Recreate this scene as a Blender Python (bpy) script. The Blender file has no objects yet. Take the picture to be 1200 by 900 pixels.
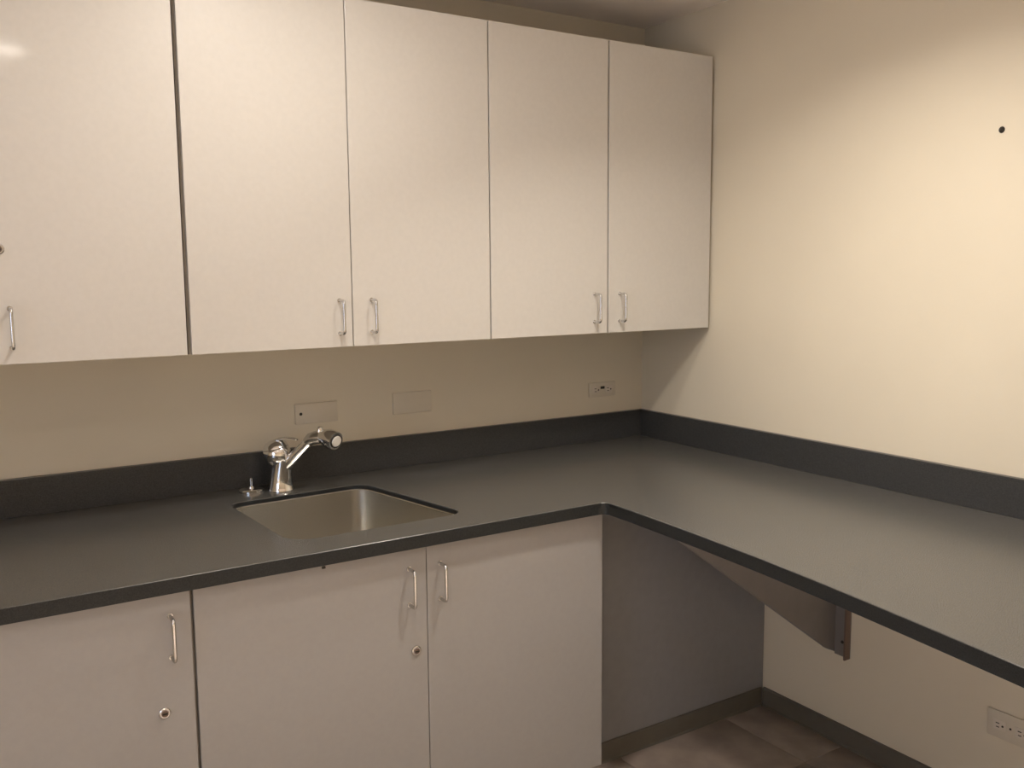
import bpy, bmesh, math, random
from mathutils import Vector, Matrix
random.seed(4)
C = bpy.context.scene.collection
SC = bpy.context.scene
# ------------------------------------------------------------------ camera
cam_d = bpy.data.cameras.new('camera'); cam = bpy.data.objects.new('camera', cam_d); C.objects.link(cam)
cam_d.sensor_width = 36.0; cam_d.lens = 36.0 * 1082.2 / 1200.0; cam_d.clip_start = 0.02
rt = Vector((0.84319752, -0.53754637, -0.00786424)); up = Vector((0.07135985, 0.09741253, 0.99268251))
fw = Vector((0.53284681, 0.83758862, -0.12049723))
M = Matrix((rt, up, -fw)).transposed().to_4x4(); M.translation = Vector((-2.38403, -2.78923, 1.50647))
cam.matrix_world = M
SC.camera = cam
# ------------------------------------------------------------------ view, world, lights
SC.view_settings.view_transform = 'Standard'; SC.view_settings.look = 'None'
SC.view_settings.gamma = 1.0; SC.view_settings.use_curve_mapping = False
SC.view_settings.exposure = 0.8
w = bpy.data.worlds.new('sky'); SC.world = w; w.use_nodes = True
w.node_tree.nodes['Background'].inputs[0].default_value = (0.62, 0.75, 1.0, 1)
w.node_tree.nodes['Background'].inputs[1].default_value = 1.0
SPOTS = [(-2.033, -2.27, 3.2, 180, 0), (-1.62, -1.03, 6.0, 180, 0), (-0.95, -1.38, 6.6, 128, 14), (-3.1, -3.2, 38, 85, 0), (-1.2, -3.4, 38, 85, 0)]   # x, y, power, spread, tilt to the right wall; last two added as fill
CEIL = 2.416
SPOT_COL = (1.0, 0.91, 0.81)
def lamp(x, y, p, s, tilt):
    l = bpy.data.lights.new('downlight_lamp', 'AREA'); l.energy = p; l.color = SPOT_COL; l.shape = 'DISK'; l.size = 0.15 if not tilt else 0.17; l.spread = math.radians(s)
    o = bpy.data.objects.new('downlight_lamp', l); C.objects.link(o); o.location = (x, y, CEIL - (0.012 if not tilt else 0.075)); o.rotation_euler = (0, -math.radians(tilt), 0)
for q in SPOTS: lamp(*q)
wl = bpy.data.lights.new('window_daylight', 'AREA'); wl.shape = 'RECTANGLE'; wl.size = 1.5; wl.size_y = 1.1
wl.energy = 14; wl.color = (0.70, 0.80, 1.0)
wo = bpy.data.objects.new('window_daylight', wl); C.objects.link(wo); wo.location = (-4.12, -2.3, 1.5); wo.rotation_euler = (0, math.radians(-90), 0)

# ------------------------------------------------------------------ materials
def mat(name, col, rough=0.5, metal=0.0, spec=0.5, var=0.0, vscale=30.0, bump=0.0, bscale=200.0, col2=None, stretch=(1, 1, 1), coat=0.0):
    m = bpy.data.materials.new(name); m.use_nodes = True; nt = m.node_tree; N = nt.nodes; L = nt.links
    b = N['Principled BSDF']; b.inputs['Base Color'].default_value = (*col, 1); b.inputs['Roughness'].default_value = rough
    b.inputs['Metallic'].default_value = metal; b.inputs['Specular IOR Level'].default_value = spec
    b.inputs['Coat Weight'].default_value = coat; b.inputs['Coat Roughness'].default_value = 0.08
    tc = N.new('ShaderNodeTexCoord'); mp = N.new('ShaderNodeMapping'); mp.inputs['Scale'].default_value = stretch
    L.new(tc.outputs['Object'], mp.inputs[0])
    if var or col2:
        n = N.new('ShaderNodeTexNoise'); n.inputs['Scale'].default_value = vscale; n.inputs['Detail'].default_value = 6
        L.new(mp.outputs[0], n.inputs['Vector'])
        r = N.new('ShaderNodeValToRGB'); r.color_ramp.elements[0].position = 0.35; r.color_ramp.elements[1].position = 0.65
        c2 = col2 or tuple(min(1, c * (1 + var)) for c in col); c1 = col if col2 else tuple(c * (1 - var) for c in col)
        r.color_ramp.elements[0].color = (*c1, 1); r.color_ramp.elements[1].color = (*c2, 1)
        L.new(n.outputs[0], r.inputs[0]); L.new(r.outputs[0], b.inputs['Base Color'])
    if bump:
        n2 = N.new('ShaderNodeTexNoise'); n2.inputs['Scale'].default_value = bscale; n2.inputs['Detail'].default_value = 3
        L.new(mp.outputs[0], n2.inputs['Vector'])
        bp = N.new('ShaderNodeBump'); bp.inputs['Strength'].default_value = bump; bp.inputs['Distance'].default_value = 0.001
        L.new(n2.outputs[0], bp.inputs['Height']); L.new(bp.outputs[0], b.inputs['Normal'])
    return m
M_wall = mat('cream_paint', (0.68, 0.62, 0.50), 0.55, spec=0.3, var=0.015, vscale=3, bump=0.15, bscale=120)
M_ceil = mat('ceiling_paint', (0.90, 0.84, 0.78), 0.9, spec=0.1, var=0.02, vscale=5)
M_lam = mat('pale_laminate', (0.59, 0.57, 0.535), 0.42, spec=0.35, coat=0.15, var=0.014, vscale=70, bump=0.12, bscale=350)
M_lam_shade = mat('pale_laminate_shaded', (0.335, 0.325, 0.315), 0.42, spec=0.35, coat=0.08, var=0.014, vscale=70, bump=0.12, bscale=350)  # pale laminate darkened for the base doors, dimmer light put into the colour
M_carc = mat('cabinet_carcass', (0.42, 0.38, 0.33), 0.5, var=0.02, vscale=40)
M_panel_shade = mat('side_laminate_shaded', (0.24, 0.24, 0.255), 0.45, spec=0.4, var=0.03, vscale=30)  # knee-space panel: shade under the worktop put into the laminate colour
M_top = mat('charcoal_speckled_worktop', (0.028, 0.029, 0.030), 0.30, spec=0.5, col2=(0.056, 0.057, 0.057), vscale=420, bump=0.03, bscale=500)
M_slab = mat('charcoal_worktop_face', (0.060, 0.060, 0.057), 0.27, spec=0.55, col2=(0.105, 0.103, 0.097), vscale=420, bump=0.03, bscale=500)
M_edge_shade = mat('charcoal_edge_shaded', (0.012, 0.014, 0.015), 0.40, spec=0.25, col2=(0.026, 0.028, 0.029), vscale=420)  # worktop charcoal darkened, shade on the vertical edges painted in
M_steel = mat('brushed_steel', (0.67, 0.65, 0.60), 0.25, metal=1.0, var=0.05, vscale=60, stretch=(1, 1, 12))
M_chrome = mat('chrome', (0.78, 0.79, 0.80), 0.10, metal=1.0)
M_wire = mat('satin_nickel', (0.62, 0.62, 0.62), 0.22, metal=1.0)
M_plate = mat('plastic_plate', (0.63, 0.575, 0.475), 0.4, var=0.01)
M_sock = mat('plastic_socket', (0.66, 0.60, 0.52), 0.35)
M_blk = mat('dark_slot', (0.02, 0.017, 0.014), 0.6)
M_base = mat('vinyl_base', (0.115, 0.105, 0.088), 0.5, var=0.05, vscale=20)
M_tile = mat('vinyl_tile', (0.34, 0.28, 0.235), 0.42, var=0.16, vscale=9)
M_grout = mat('floor_seam', (0.05, 0.04, 0.032), 0.8)
M_brk = mat('painted_bracket', (0.20, 0.185, 0.18), 0.5, var=0.03, vscale=20)
M_brk2 = mat('bracket_edge', (0.15, 0.105, 0.085), 0.5)
M_frame = mat('white_trim', (0.7, 0.68, 0.64), 0.4)
M_glass = bpy.data.materials.new('window_glass'); M_glass.use_nodes = True
g = M_glass.node_tree.nodes['Principled BSDF']; g.inputs['Transmission Weight'].default_value = 1; g.inputs['Roughness'].default_value = 0.0
g.inputs['IOR'].default_value = 1.1
M_lens = bpy.data.materials.new('lamp_lens'); M_lens.use_nodes = True
g = M_lens.node_tree.nodes['Principled BSDF']; g.inputs['Emission Color'].default_value = (1.0, 0.82, 0.6, 1); g.inputs['Emission Strength'].default_value = 3

# ------------------------------------------------------------------ helpers
def link(name, bm, m, parent=None, sharp=35):
    bmesh.ops.recalc_face_normals(bm, faces=bm.faces)
    for f in bm.faces: f.smooth = True
    for e in bm.edges:
        if len(e.link_faces) == 2 and e.calc_face_angle(0) > math.radians(sharp): e.smooth = False
    me = bpy.data.meshes.new(name); bm.to_mesh(me); bm.free(); me.materials.append(m)
    o = bpy.data.objects.new(name, me); C.objects.link(o)
    if parent: o.parent = parent
    return o
def thing(name, label, cat, loc=(0, 0, 0), group=None):
    o = bpy.data.objects.new(name, None); C.objects.link(o); o.location = loc; o.empty_display_size = 0.05
    tag(o, label, cat, group); return o
def tag(o, label, cat, group=None):
    o['label'] = label; o['category'] = cat
    if group: o['group'] = group
def struct(o): o['kind'] = 'structure'; return o
def box(bm, a, b, bev=0.0):
    x0, y0, z0 = (min(a[i], b[i]) for i in range(3)); x1, y1, z1 = (max(a[i], b[i]) for i in range(3))
    r = bmesh.ops.create_cube(bm, size=1.0, matrix=Matrix.Translation(((x0 + x1) / 2, (y0 + y1) / 2, (z0 + z1) / 2)) @ Matrix.Diagonal((x1 - x0, y1 - y0, z1 - z0, 1)))
    if bev:
        es = set(e for v in r['verts'] for e in v.link_edges)
        bmesh.ops.bevel(bm, geom=list(es), offset=bev, segments=2, affect='EDGES', profile=0.5)
def boxo(name, a, b, m, parent=None, bev=0.0):
    bm = bmesh.new(); box(bm, a, b, bev); return link(name, bm, m, parent, 8)
def prism(bm, pts, axis, lo, hi):
    """polygon pts in the two other axes, extruded along axis from lo to hi"""
    def P(p, v):
        q = list(p); q.insert(axis, v); return q
    A = [bm.verts.new(P(p, lo)) for p in pts]; B = [bm.verts.new(P(p, hi)) for p in pts]
    bm.faces.new(A); bm.faces.new(B[::-1])
    n = len(pts)
    for i in range(n): bm.faces.new((A[i], B[i], B[(i + 1) % n], A[(i + 1) % n]))
def tube(bm, pts, radii, seg=16, cap=True, sx=1.0):
    pts = [Vector(p) for p in pts]; rings = []
    if not isinstance(radii, (list, tuple)): radii = [radii] * len(pts)
    t = (pts[1] - pts[0]).normalized(); ref = Vector((0, 0, 1)) if abs(t.z) < 0.9 else Vector((1, 0, 0))
    n = (ref - t * ref.dot(t)).normalized()
    for i, p in enumerate(pts):
        if i == 0: t = pts[1] - pts[0]
        elif i == len(pts) - 1: t = pts[-1] - pts[-2]
        else: t = (pts[i + 1] - p).normalized() + (p - pts[i - 1]).normalized()
        t.normalize(); n = (n - t * n.dot(t)).normalized(); b = t.cross(n)
        rings.append([bm.verts.new(p + (n * math.cos(2 * math.pi * k / seg) * sx + b * math.sin(2 * math.pi * k / seg)) * radii[i]) for k in range(seg)])
    for a, b in zip(rings, rings[1:]):
        for k in range(seg): bm.faces.new((a[k], a[(k + 1) % seg], b[(k + 1) % seg], b[k]))
    if cap: bm.faces.new(rings[0][::-1]); bm.faces.new(rings[-1])
def bend(pts, r, n=5):
    """round the inner corners of a polyline"""
    pts = [Vector(p) for p in pts]; out = [pts[0]]
    for i in range(1, len(pts) - 1):
        a = (pts[i - 1] - pts[i]).normalized() * r; b = (pts[i + 1] - pts[i]).normalized() * r
        for k in range(n + 1):
            s = k / n; out.append(pts[i] + a * (1 - s) ** 2 + b * s * s)
    out.append(pts[-1]); return out
def rrect(x0, y0, x1, y1, r, n=8):
    out = []
    for cx, cy, a0 in ((x1 - r, y1 - r, 0), (x0 + r, y1 - r, 90), (x0 + r, y0 + r, 180), (x1 - r, y0 + r, 270)):
        for k in range(n + 1):
            a = math.radians(a0 + 90 * k / n); out.append((cx + r * math.cos(a), cy + r * math.sin(a)))
    return out

# ------------------------------------------------------------------ the room
XL, YF = -4.0, -4.6
# floor: a seam bed with single tiles
bm = bmesh.new(); box(bm, (XL - 0.1, YF - 0.1, -0.1), (0.1, 0.1, -0.004)); floor = struct(link('floor', bm, M_grout))
T = 0.457; tile_me = {}
xs = [-0.19 - T * i for i in range(-1, 9)]; ys = [-1.005 + T * i for i in range(-8, 3)]
for i in range(-1, 9):
    for j in range(-8, 3):
        x1 = min(-0.001, -0.19 - T * i); x0 = max(XL + 0.001, -0.19 - T * (i + 1))
        y0 = max(YF + 0.001, -1.005 + T * j); y1 = min(-0.001, -1.005 + T * (j + 1))
        if x1 - x0 < 0.02 or y1 - y0 < 0.02: continue
        k = (round(x1 - x0, 3), round(y1 - y0, 3))
        if k not in tile_me:
            bm = bmesh.new(); hx = (x1 - x0) / 2 - 0.0009; hy = (y1 - y0) / 2 - 0.0009
            box(bm, (-hx, -hy, -0.004), (hx, hy, 0.0), 0.0006)
            o = link('tile', bm, M_tile, floor); tile_me[k] = o.data
        else:
            o = bpy.data.objects.new('tile', tile_me[k]); C.objects.link(o); o.parent = floor
        o.location = ((x0 + x1) / 2, (y0 + y1) / 2, 0)
struct(boxo('ceiling', (XL - 0.1, YF - 0.1, CEIL), (0.1, 0.1, CEIL + 0.1), M_ceil))
struct(boxo('wall_back', (XL - 0.1, 0, 0), (0.1, 0.1, CEIL), M_wall))
struct(boxo('wall_right', (0, YF - 0.1, 0), (0.1, 0, CEIL), M_wall))
struct(boxo('wall_front', (XL - 0.1, YF - 0.1, 0), (0, YF, CEIL), M_wall))
bm = bmesh.new()   # left wall with the window opening
WY0, WY1, WZ0, WZ1 = -3.05, -1.55, 0.95, 2.05
box(bm, (XL - 0.1, YF, 0), (XL, WY0, CEIL)); box(bm, (XL - 0.1, WY1, 0), (XL, 0, CEIL))
box(bm, (XL - 0.1, WY0, 0), (XL, WY1, WZ0)); box(bm, (XL - 0.1, WY0, WZ1), (XL, WY1, CEIL))
struct(link('wall_left', bm, M_wall))
bm = bmesh.new()
for a, b in (((WY0, WZ0), (WY0 + .05, WZ1)), ((WY1 - .05, WZ0), (WY1, WZ1)), ((WY0 + .05, WZ0), (WY1 - .05, WZ0 + .05)), ((WY0 + .05, WZ1 - .05), (WY1 - .05, WZ1)),
             ((-2.32, WZ0 + .05), (-2.28, WZ1 - .05))):
    box(bm, (XL - 0.06, a[0], a[1]), (XL - 0.01, b[0], b[1]))
win = struct(link('window_1', bm, M_frame))
for a, b in ((WY0 + .05, -2.32), (-2.28, WY1 - .05)):
    boxo('pane', (XL - 0.038, a, WZ0 + .05), (XL - 0.034, b, WZ1 - .05), M_glass, win)
# baseboards (vinyl cove base)
def baseboard(name, pts, axis, lo, hi):
    bm = bmesh.new(); prism(bm, pts, axis, lo, hi); return struct(link(name, bm, M_base))
cove = [(-0.0005, 0.0), (-0.016, 0.0), (-0.0105, 0.006), (-0.010, 0.060), (-0.006, 0.064), (-0.0005, 0.064)]
baseboard('baseboard_right', cove, 1, YF + 0.001, -0.668)
baseboard('baseboard_front', [(YF - a, b) for a, b in cove], 0, XL + 0.02, -0.02)
baseboard('baseboard_left', [(XL - a, b) for a, b in cove], 1, YF + 0.02, -0.02)
# ceiling fixtures
for x, y, p, s, tilt in SPOTS:
    if tilt:
        t = thing('wall_washer', 'round tilted ceiling lamp aimed at the right wall', 'ceiling light', (x, y, CEIL))
        a = Vector((math.sin(math.radians(tilt)), 0, -math.cos(math.radians(tilt)))); c = Vector((0, 0, -0.075))
        bm = bmesh.new(); tube(bm, [c - a * 0.055, c - a * 0.045, c - a * 0.004], [0.060, 0.082, 0.086], 28); link('lamp_head', bm, M_frame, t)
        bm = bmesh.new(); tube(bm, [(0, 0, -0.0005), (0, 0, -0.045)], 0.03, 20); link('stem', bm, M_frame, t)
        bm = bmesh.new(); tube(bm, [c - a * 0.0038, c - a * 0.002], 0.078, 28); link('lens', bm, M_lens, t)
        continue
    where = {-2.033: 'in front of the leftmost wall cabinet', -1.62: 'close to the wall cabinets above the sink', -3.1: 'added as fill at the window side of the room', -1.2: 'added as fill nearest the front wall'}[x]
    t = thing('recessed_downlight', 'round ceiling downlight ' + where, 'ceiling light', (x, y, CEIL), 'recessed downlights')
    bm = bmesh.new()
    prof = [(0.080, 0.0), (0.082, -0.006), (0.095, -0.008), (0.105, -0.001), (0.105, 0.0)]
    rings = [[bm.verts.new((r * math.cos(2 * math.pi * k / 32), r * math.sin(2 * math.pi * k / 32), z)) for k in range(32)] for r, z in prof]
    for a, b in zip(rings, rings[1:]):
        for k in range(32): bm.faces.new((a[k], a[(k + 1) % 32], b[(k + 1) % 32], b[k]))
    link('trim_ring', bm, M_frame, t)
    bm = bmesh.new(); tube(bm, [(0, 0, -0.0005), (0, 0, -0.0035)], 0.0785, 32); link('lens', bm, M_lens, t)

# ------------------------------------------------------------------ cabinets
def wire_pull(parent, x, zt, zb, y):
    bm = bmesh.new(); d = 0.035
    tube(bm, bend([(x, y, zt), (x, y - d, zt), (x, y - d, zb), (x, y, zb)], 0.011), 0.0042, 12)
    for z in (zt, zb): tube(bm, [(x, y - 0.0003, z), (x, y - 0.002, z)], 0.0062, 12)
    link('handle', bm, M_wire, parent)
def cam_lock(parent, x, z, y):
    bm = bmesh.new(); tube(bm, [(x, y, z), (x, y - 0.004, z), (x, y - 0.0055, z)], [0.0125, 0.0125, 0.0105], 24)
    o = link('lock', bm, M_wire, parent)
    bm = bmesh.new(); tube(bm, [(x, y - 0.0050, z), (x, y - 0.0080, z)], [0.0080, 0.0072], 20); link('plug', bm, M_brk2, o)
    bm = bmesh.new(); box(bm, (x - 0.0055, y - 0.0092, z - 0.0018), (x + 0.0055, y - 0.0079, z + 0.0018)); link('keyway', bm, M_blk, o)
def cabinet(name, label, group, x0, x1, z0, z1, depth, yface, doors, kick=0.0):
    """doors: (xa, xb, handle x, handle top z, handle bottom z, lock z or None)"""
    t = thing(name, label, 'cabinet', ((x0 + x1) / 2, -0.001, z0), group)
    off = -Vector(t.location)
    yb = yface + 0.0205; th = 0.018; zk = z0 + kick
    bm = bmesh.new()
    box(bm, (x0, -0.002, zk), (x0 + th, yb, z1)); box(bm, (x1 - th, -0.002, zk), (x1, yb, z1))
    box(bm, (x0 + th, -0.002, zk), (x1 - th, yb, zk + th)); box(bm, (x0 + th, -0.002, zk + th), (x1 - th, -0.008, z1))
    if kick: box(bm, (x0 + th, yb + 0.02, z1 - 0.08), (x1 - th, yb, z1))
    else: box(bm, (x0 + th, -0.008, z1 - th), (x1 - th, yb, z1))
    parts = [link('body', bm, M_carc, t)]
    if kick: parts.append(boxo('toe_kick', (x0, -0.1, z0 + 0.0005), (x1, yface + 0.07, zk - 0.0005), M_base, t))
    for xa, xb, hx, ht, hb, lk, dz0, dz1 in doors:
        d = boxo('door', (xa, yface, dz0), (xb, yface + 0.019, dz1), M_lam_shade if kick else M_lam, t, 0.0012); parts.append(d)
        n0 = len(d.children)
        wire_pull(d, hx, ht, hb, yface)
        if lk: cam_lock(d, lk[0], lk[1], yface)
    for p in parts:
        p.data.transform(Matrix.Translation(off))
        for c in p.children_recursive: c.data.transform(Matrix.Translation(off))
    return t
DU = -0.376; Z0, Z1 = 1.303, 2.241
def UD(xa, xb, hx, lock=None): return (xa, xb, hx, 1.432, 1.341, lock, Z0, Z1)
GU = 'wall cabinets above the worktop'
cabinet('wall_cabinet', 'pale laminate wall cabinet at the left edge, a small lock above its wire handle', GU, -2.722, -1.823, Z0, Z1, 0, DU,
        [UD(-2.720, -2.273, -2.325), UD(-2.270, -1.8235, -2.2146, (-2.229, 1.567))])
cabinet('wall_cabinet', 'pale two-door wall cabinet hanging directly above the sink and faucet', GU, -1.816, -0.9235, Z0, Z1, 0, DU,
        [UD(-1.8125, -1.3745, -1.412), UD(-1.3715, -0.9250, -1.316)])
cabinet('wall_cabinet', 'pale two-door wall cabinet in the corner, tight against the right wall', GU, -0.9215, -0.0105, Z0, Z1, 0, DU,
        [UD(-0.9205, -0.4735, -0.5265), UD(-0.4670, -0.0135, -0.4215)])
DB = -0.749; B0, B1 = 0.055, 0.822
def BD(xa, xb, hx, lock=None): return (xa, xb, hx, 0.767, 0.673, lock, B0, B1)
GB = 'base cabinets under the worktop'
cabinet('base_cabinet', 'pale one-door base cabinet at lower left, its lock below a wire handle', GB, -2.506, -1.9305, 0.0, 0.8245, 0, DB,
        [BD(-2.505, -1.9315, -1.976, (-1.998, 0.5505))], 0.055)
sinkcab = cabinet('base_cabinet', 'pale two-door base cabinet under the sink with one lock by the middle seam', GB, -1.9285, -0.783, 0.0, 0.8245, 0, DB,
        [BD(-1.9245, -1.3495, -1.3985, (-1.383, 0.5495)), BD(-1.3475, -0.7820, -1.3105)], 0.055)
# small dark catch showing under the worktop edge on the sink cabinet
ct = boxo('bumper', (-1.6265, DB - 0.0045, 0.8095), (-1.6185, DB - 0.0001, 0.8145), M_blk, sinkcab); ct.data.transform(Matrix.Translation(-Vector(sinkcab.location)))

# knee-space panel between the sink cabinet and the right wall
t = thing('knee_space_panel', 'laminate panel, coloured darker for shade, closing the space under the corner of the worktop', 'panel', (-0.39, -0.66, 0))
p = boxo('panel', (-0.3895, 0.0, 0.0008), (0.3885, 0.018, 0.825), M_panel_shade, t, 0.0008)
bm = bmesh.new(); prism(bm, [(-0.0005, 0.0006), (-0.012, 0.0006), (-0.007, 0.006), (-0.0065, 0.060), (-0.004, 0.063), (-0.0005, 0.063)], 0, -0.3885, 0.3765)
link('base_strip', bm, M_base, t)

# ------------------------------------------------------------------ worktop
ZT = 0.86; SLAB = 0.012; YE = -0.780
edge = [(-0.797, -0.80), (-0.7985, -0.90), (-0.804, -1.02), (-0.8135, -1.18), (-0.829, -1.38), (-0.851, -1.58), (-0.878, -1.78), (-0.909, -2.0), (-0.940, -2.2), (-0.975, -2.4), (-1.010, -2.6)]
fil = [(-0.825, YE), (-0.812, YE - 0.0015), (-0.803, YE - 0.007)]
outer = [(-2.52, -0.001), (-2.52, YE)] + fil + edge + [(-0.001, -2.6), (-0.001, -0.001)]
SQ = [(-1.272, -0.176, 0.050), (-1.692, -0.198, 0.040), (-1.668, -0.662, 0.070), (-1.180, -0.658, 0.040)]   # sink corners and their radii
def sink_ring(inset, dr, n=8):
    P = [Vector((a, b)) for a, b, _ in SQ]; L = []
    for i in range(4):
        p, q = P[i], P[(i + 1) % 4]; d = (q - p).normalized(); nn = Vector((-d.y, d.x)); L.append((p + nn * inset, d))
    out = []
    for i in range(4):
        (p, d), (q, e) = L[i - 1], L[i]
        t_ = ((q.x - p.x) * e.y - (q.y - p.y) * e.x) / (d.x * e.y - d.y * e.x); c = p + d * t_
        r_ = max(0.012, SQ[i][2] + dr); ang = d.angle(e); k = r_ * math.tan(ang / 2)
        a, b = c - d * k, c + e * k; ctr = a + Vector((-d.y, d.x)) * r_
        for m in range(n + 1):
            th = ang * m / n; v = a - ctr; out.append((ctr.x + v.x * math.cos(th) - v.y * math.sin(th), ctr.y + v.x * math.sin(th) + v.y * math.cos(th)))
    return out
hole = sink_ring(0, 0)
wt = thing('countertop', 'charcoal speckled L-shaped worktop running along the back and right walls', 'countertop', (-1.2, -0.4, ZT))
def rel(o, par=None):
    o.data.transform(Matrix.Translation(-Vector((par or wt).location))); return o
bm = bmesh.new()
vo = [bm.verts.new((x, y, ZT)) for x, y in outer]; vh = [bm.verts.new((x, y, ZT)) for x, y in hole]
eo = [bm.edges.new((vo[i], vo[(i + 1) % len(vo)])) for i in range(len(vo))]; eh = [bm.edges.new((vh[i], vh[(i + 1) % len(vh)])) for i in range(len(vh))]
bmesh.ops.triangle_fill(bm, edges=eo + eh, use_beauty=True)
bmesh.ops.recalc_face_normals(bm, faces=bm.faces)
if bm.faces[:][0].normal.z < 0: bmesh.ops.reverse_faces(bm, faces=bm.faces[:])
top_edges = [((vo[i].co.copy()), (vo[(i + 1) % len(vo)].co.copy())) for i in range(1, 1 + len(fil) + len(edge) + 1)]
r = bmesh.ops.extrude_face_region(bm, geom=bm.faces[:])
for v in [g for g in r['geom'] if isinstance(g, bmesh.types.BMVert)]: v.co.z -= SLAB
def is_front(e):
    m = (e.verts[0].co + e.verts[1].co) / 2
    return all(abs(v.co.z - ZT) < 1e-5 for v in e.verts) and len([f for f in e.link_faces if abs(f.normal.z) < 0.3]) == 1
bmesh.ops.recalc_face_normals(bm, faces=bm.faces); bm.normal_update()
bmesh.ops.bevel(bm, geom=[e for e in bm.edges if is_front(e)], offset=0.003, segments=3, affect='EDGES', profile=0.5)
sl = rel(link('slab', bm, M_slab, wt, 8)); sl.data.materials.append(M_edge_shade)
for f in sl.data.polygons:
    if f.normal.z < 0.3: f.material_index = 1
# built-up front edge under the slab
path = [Vector((x, y)) for x, y in outer[1:2 + len(fil) + len(edge)]]
inn = []
for i, p in enumerate(path):
    a = path[max(0, i - 1)]; b = path[min(len(path) - 1, i + 1)]; d = (b - a).normalized(); inn.append(p + Vector((-d.y, d.x)) * 0.02)
bm = bmesh.new(); q = []
for p, n in zip(path, inn):
    q.append([bm.verts.new((v.x, v.y, z)) for v, z in ((p, ZT - SLAB), (p, ZT - 0.034), (n, ZT - 0.034), (n, ZT - SLAB))])
for a, b in zip(q, q[1:]):
    for k in range(4): bm.faces.new((a[k], a[(k + 1) % 4], b[(k + 1) % 4], b[k]))
bm.faces.new(q[0]); bm.faces.new(q[-1][::-1])
rel(link('front_edge', bm, M_edge_shade, wt, 50))
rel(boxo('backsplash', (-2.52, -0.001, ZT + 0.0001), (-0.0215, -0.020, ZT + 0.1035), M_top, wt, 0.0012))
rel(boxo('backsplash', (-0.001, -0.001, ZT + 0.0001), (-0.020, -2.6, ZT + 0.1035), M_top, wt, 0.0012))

# ------------------------------------------------------------------ sink
sk = thing('undermount_sink', 'brushed stainless steel sink bowl set into the worktop', 'sink', (-1.44, -0.42, 0.848))
bm = bmesh.new(); zr = ZT - SLAB - 0.0005
def ring(inset, z, dr): return [bm.verts.new((x, y, z)) for x, y in sink_ring(inset, dr)]
R = [ring(-0.015, zr, 0.015), ring(0.004, zr, -0.002), ring(0.006, zr - 0.002, -0.003), ring(0.012, 0.70, -0.004), ring(0.016, 0.682, -0.006), ring(0.028, 0.669, -0.012), ring(0.045, 0.665, -0.02), ring(0.15, 0.662, 0.0)]
for a, b in zip(R, R[1:]):
    for k in range(len(a)): bm.faces.new((a[k], a[(k + 1) % len(a)], b[(k + 1) % len(a)], b[k]))
bm.faces.new(R[-1])
bowl = rel(link('bowl', bm, M_steel, sk), sk)
bm = bmesh.new(); cx, cy = -1.44, -0.40
tube(bm, [(cx, cy, 0.6625), (cx, cy, 0.665)], [0.045, 0.040], 28); rel(link('drain', bm, M_chrome, sk), sk)
bm = bmesh.new(); tube(bm, [(cx, cy, 0.665), (cx, cy, 0.6665)], [0.028, 0.026], 24); rel(link('strainer', bm, M_blk, sk), sk)

# ------------------------------------------------------------------ faucet
fb = Vector((-1.510, -0.115, ZT))
fc = thing('kitchen_faucet', 'chrome single-lever pull-out faucet standing behind the sink', 'faucet', fb)
dv = Vector((math.cos(math.radians(50)), -math.sin(math.radians(50)), 0))
def F(s, z): return dv * s + Vector((0, 0, z))
bm = bmesh.new()
tube(bm, [F(0, 0.0004), F(0, 0.004), F(0.0, 0.008), F(0.001, 0.03), F(0.004, 0.055), F(0.008, 0.08), F(0.010, 0.096)], [0.039, 0.039, 0.037, 0.034, 0.031, 0.029, 0.028], 28); link('body', bm, M_chrome, fc)
bm = bmesh.new()
ax = Vector((-0.20, 0.12, 1)).normalized(); c0 = F(-0.006, 0.100)
prof = [(-0.022, 0.026), (-0.012, 0.035), (-0.002, 0.0395), (0.012, 0.041), (0.024, 0.0395), (0.028, 0.037), (0.030, 0.0385), (0.040, 0.035), (0.048, 0.028), (0.053, 0.016), (0.0545, 0.004)]
tube(bm, [c0 + ax * h for h, _ in prof], [r_ for _, r_ in prof], 32); link('cap', bm, M_chrome, fc)
bm = bmesh.new()
l0 = c0 + ax * 0.048
tube(bm, [l0 + dv * -0.01, l0 + F(0.02, 0.010), l0 + F(0.045, 0.014), l0 + F(0.062, 0.014), l0 + F(0.076, 0.011), l0 + F(0.080, 0.010)], [0.010, 0.012, 0.011, 0.010, 0.008, 0.004], 16, True, 0.35); link('lever', bm, M_chrome, fc)
bm = bmesh.new()
sp = [F(0.004, 0.060), F(0.034, 0.090), F(0.070, 0.125), F(0.092, 0.146), F(0.104, 0.156)]
tube(bm, sp, [0.021, 0.0185, 0.0155, 0.0150, 0.0150], 24); link('spout', bm, M_chrome, fc)
bm = bmesh.new()
tube(bm, [F(0.094, 0.150), F(0.106, 0.1600), F(0.122, 0.165), F(0.142, 0.167)], [0.0155, 0.0185, 0.0195, 0.0180], 24); link('collar', bm, M_wire, fc)
bm = bmesh.new(); hd = (dv + Vector((-0.30, -0.35, -0.30))).normalized(); h0 = F(0.140, 0.168)
tube(bm, [h0, h0 + dv * 0.012, h0 + dv * 0.022 + hd * 0.006, h0 + dv * 0.026 + hd * 0.022, h0 + dv * 0.028 + hd * 0.031], [0.0185, 0.0235, 0.0275, 0.0285, 0.0265], 28); link('spray_head', bm, M_chrome, fc)
h1 = h0 + dv * 0.028 + hd * 0.0312
bm = bmesh.new(); tube(bm, [h1, h1 + hd * 0.002], [0.0225, 0.0215], 24); link('face_ring', bm, M_blk, fc)
bm = bmesh.new(); tube(bm, [h1 + hd * 0.002, h1 + hd * 0.005], [0.0165, 0.0150], 24); link('nozzle', bm, M_frame, fc)
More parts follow.
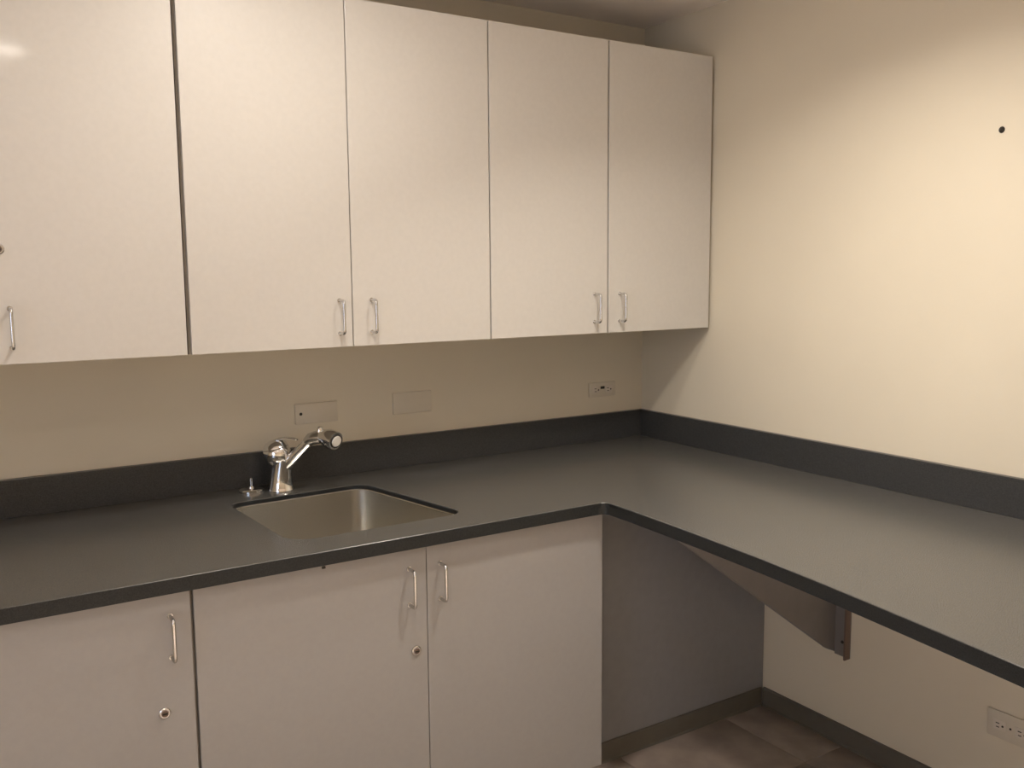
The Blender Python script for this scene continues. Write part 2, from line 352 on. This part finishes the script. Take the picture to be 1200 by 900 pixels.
bm = bmesh.new(); tube(bm, [F(0.136, 0.183), F(0.140, 0.195), F(0.142, 0.198)], [0.010, 0.009, 0.006], 16); link('button', bm, M_chrome, fc)
# hole cover with a pin
hc = thing('sink_hole_cover', 'low round chrome cover with a small upright pin left of the faucet', 'fitting', (-1.592, -0.088, ZT))
bm = bmesh.new(); tube(bm, [(0, 0, 0.0004), (0, 0, 0.006), (0, 0, 0.009), (0, 0, 0.011)], [0.036, 0.036, 0.033, 0.024], 32); link('disc', bm, M_chrome, hc)
bm = bmesh.new(); tube(bm, [(0, 0, 0.011), (0, 0, 0.016), (0, 0, 0.018), (0, 0, 0.040), (0, 0, 0.042)], [0.009, 0.008, 0.0042, 0.0042, 0.002], 14); link('pin', bm, M_chrome, hc)

# ------------------------------------------------------------------ outlets and plates
def outlet(label, kind, origin, U, V, N_, w_, h_, sockets, group=None, mats=None):
    """U right on the wall, V up, N_ out of the wall; origin = plate centre"""
    t = thing(kind, label, 'outlet' if kind == 'wall_outlet' else 'wall plate', origin, group)
    Rm = Matrix((U, V, N_)).transposed().to_4x4()
    def add(name, fn, m, par):
        bm = bmesh.new(); fn(bm); bmesh.ops.transform(bm, matrix=Rm, verts=bm.verts); return link(name, bm, m, par)
    add('plate', lambda b: box(b, (-w_ / 2, -h_ / 2, 0.0005), (w_ / 2, h_ / 2, 0.006), 0.002), M_plate, t)
    for sx, dark in sockets:
        s = add('socket', lambda b: box(b, (sx - 0.017, -0.014, 0.0055), (sx + 0.017, 0.014, 0.0078), 0.0015), M_sock, t)
        def holes(b):
            box(b, (sx - 0.0095, 0.0030, 0.0075), (sx + 0.0005, 0.0056, 0.0083)); box(b, (sx - 0.0080, -0.0075, 0.0075), (sx + 0.0005, -0.0050, 0.0083))
            tube(b, [(sx + 0.0095, -0.001, 0.0075), (sx + 0.0095, -0.001, 0.0083)], 0.0030, 10)
        add('slots', holes, M_blk, s)
    return t, add
X, Y, Z = Vector((1, 0, 0)), Vector((0, 1, 0)), Vector((0, 0, 1))
t, add = outlet('cream blank wall plate with one dark screw, behind the faucet', 'blank_wall_plate', (-1.350, 0, 1.067), X, Z, -Y, 0.141, 0.065, [])
add('screw', lambda b: tube(b, [(-0.052, 0.0, 0.0058), (-0.052, 0.0, 0.0078)], [0.0052, 0.004], 14), M_blk, t)
outlet('cream blank wall plate with no screw showing, right of the faucet', 'blank_wall_plate', (-1.012, 0, 1.0725), X, Z, -Y, 0.144, 0.072, [])
t, add = outlet('horizontal duplex outlet on the back wall near the room corner', 'wall_outlet', (-0.202, 0, 1.056), X, Z, -Y, 0.126, 0.056, [(-0.030, 0), (0.030, 0)])
add('test_button', lambda b: box(b, (-0.009, 0.002, 0.0055), (0.009, 0.012, 0.0090), 0.001), M_blk, t)
t, add = outlet('horizontal duplex outlet low on the right wall below the worktop', 'wall_outlet', (0, -1.525, 0.2795), -Y, Z, -X, 0.128, 0.076, [(-0.030, 0), (0.030, 0)])
add('screw', lambda b: tube(b, [(0, 0, 0.0058), (0, 0, 0.0075)], [0.0032, 0.0026], 12), M_blk, t)
# wall anchor
bm = bmesh.new(); tube(bm, [(-0.0003, 0, 0), (-0.003, 0, 0), (-0.006, 0.001, 0.001)], [0.0085, 0.0075, 0.004], 14)
o = link('wall_anchor', bm, M_blk); o.location = (0, -1.408, 1.861); tag(o, 'small dark screw anchor left high on the right wall', 'anchor')

# ------------------------------------------------------------------ bracket under the right worktop
bk = thing('counter_bracket', 'painted triangular bracket carrying the right worktop on the wall', 'bracket', (0, -0.96, 0.826))
bm = bmesh.new()
prism(bm, [(-0.003, 0.8255), (-0.735, 0.8255), (-0.735, 0.812), (-0.075, 0.338), (-0.040, 0.312), (-0.003, 0.295)], 1, -0.955, -0.940); rel(link('web', bm, M_brk, bk), bk)
rel(boxo('wall_flange', (-0.0005, -0.955, 0.289), (-0.005, -1.012, 0.8255), M_brk, bk, 0.0008), bk)
rel(boxo('lip', (-0.0052, -1.006, 0.289), (-0.028, -1.012, 0.8255), M_brk2, bk, 0.0008), bk)
bm = bmesh.new(); tube(bm, [(-0.005, -0.984, 0.336), (-0.0075, -0.984, 0.336)], [0.0055, 0.0042], 14); rel(link('screw', bm, M_blk, bk), bk)
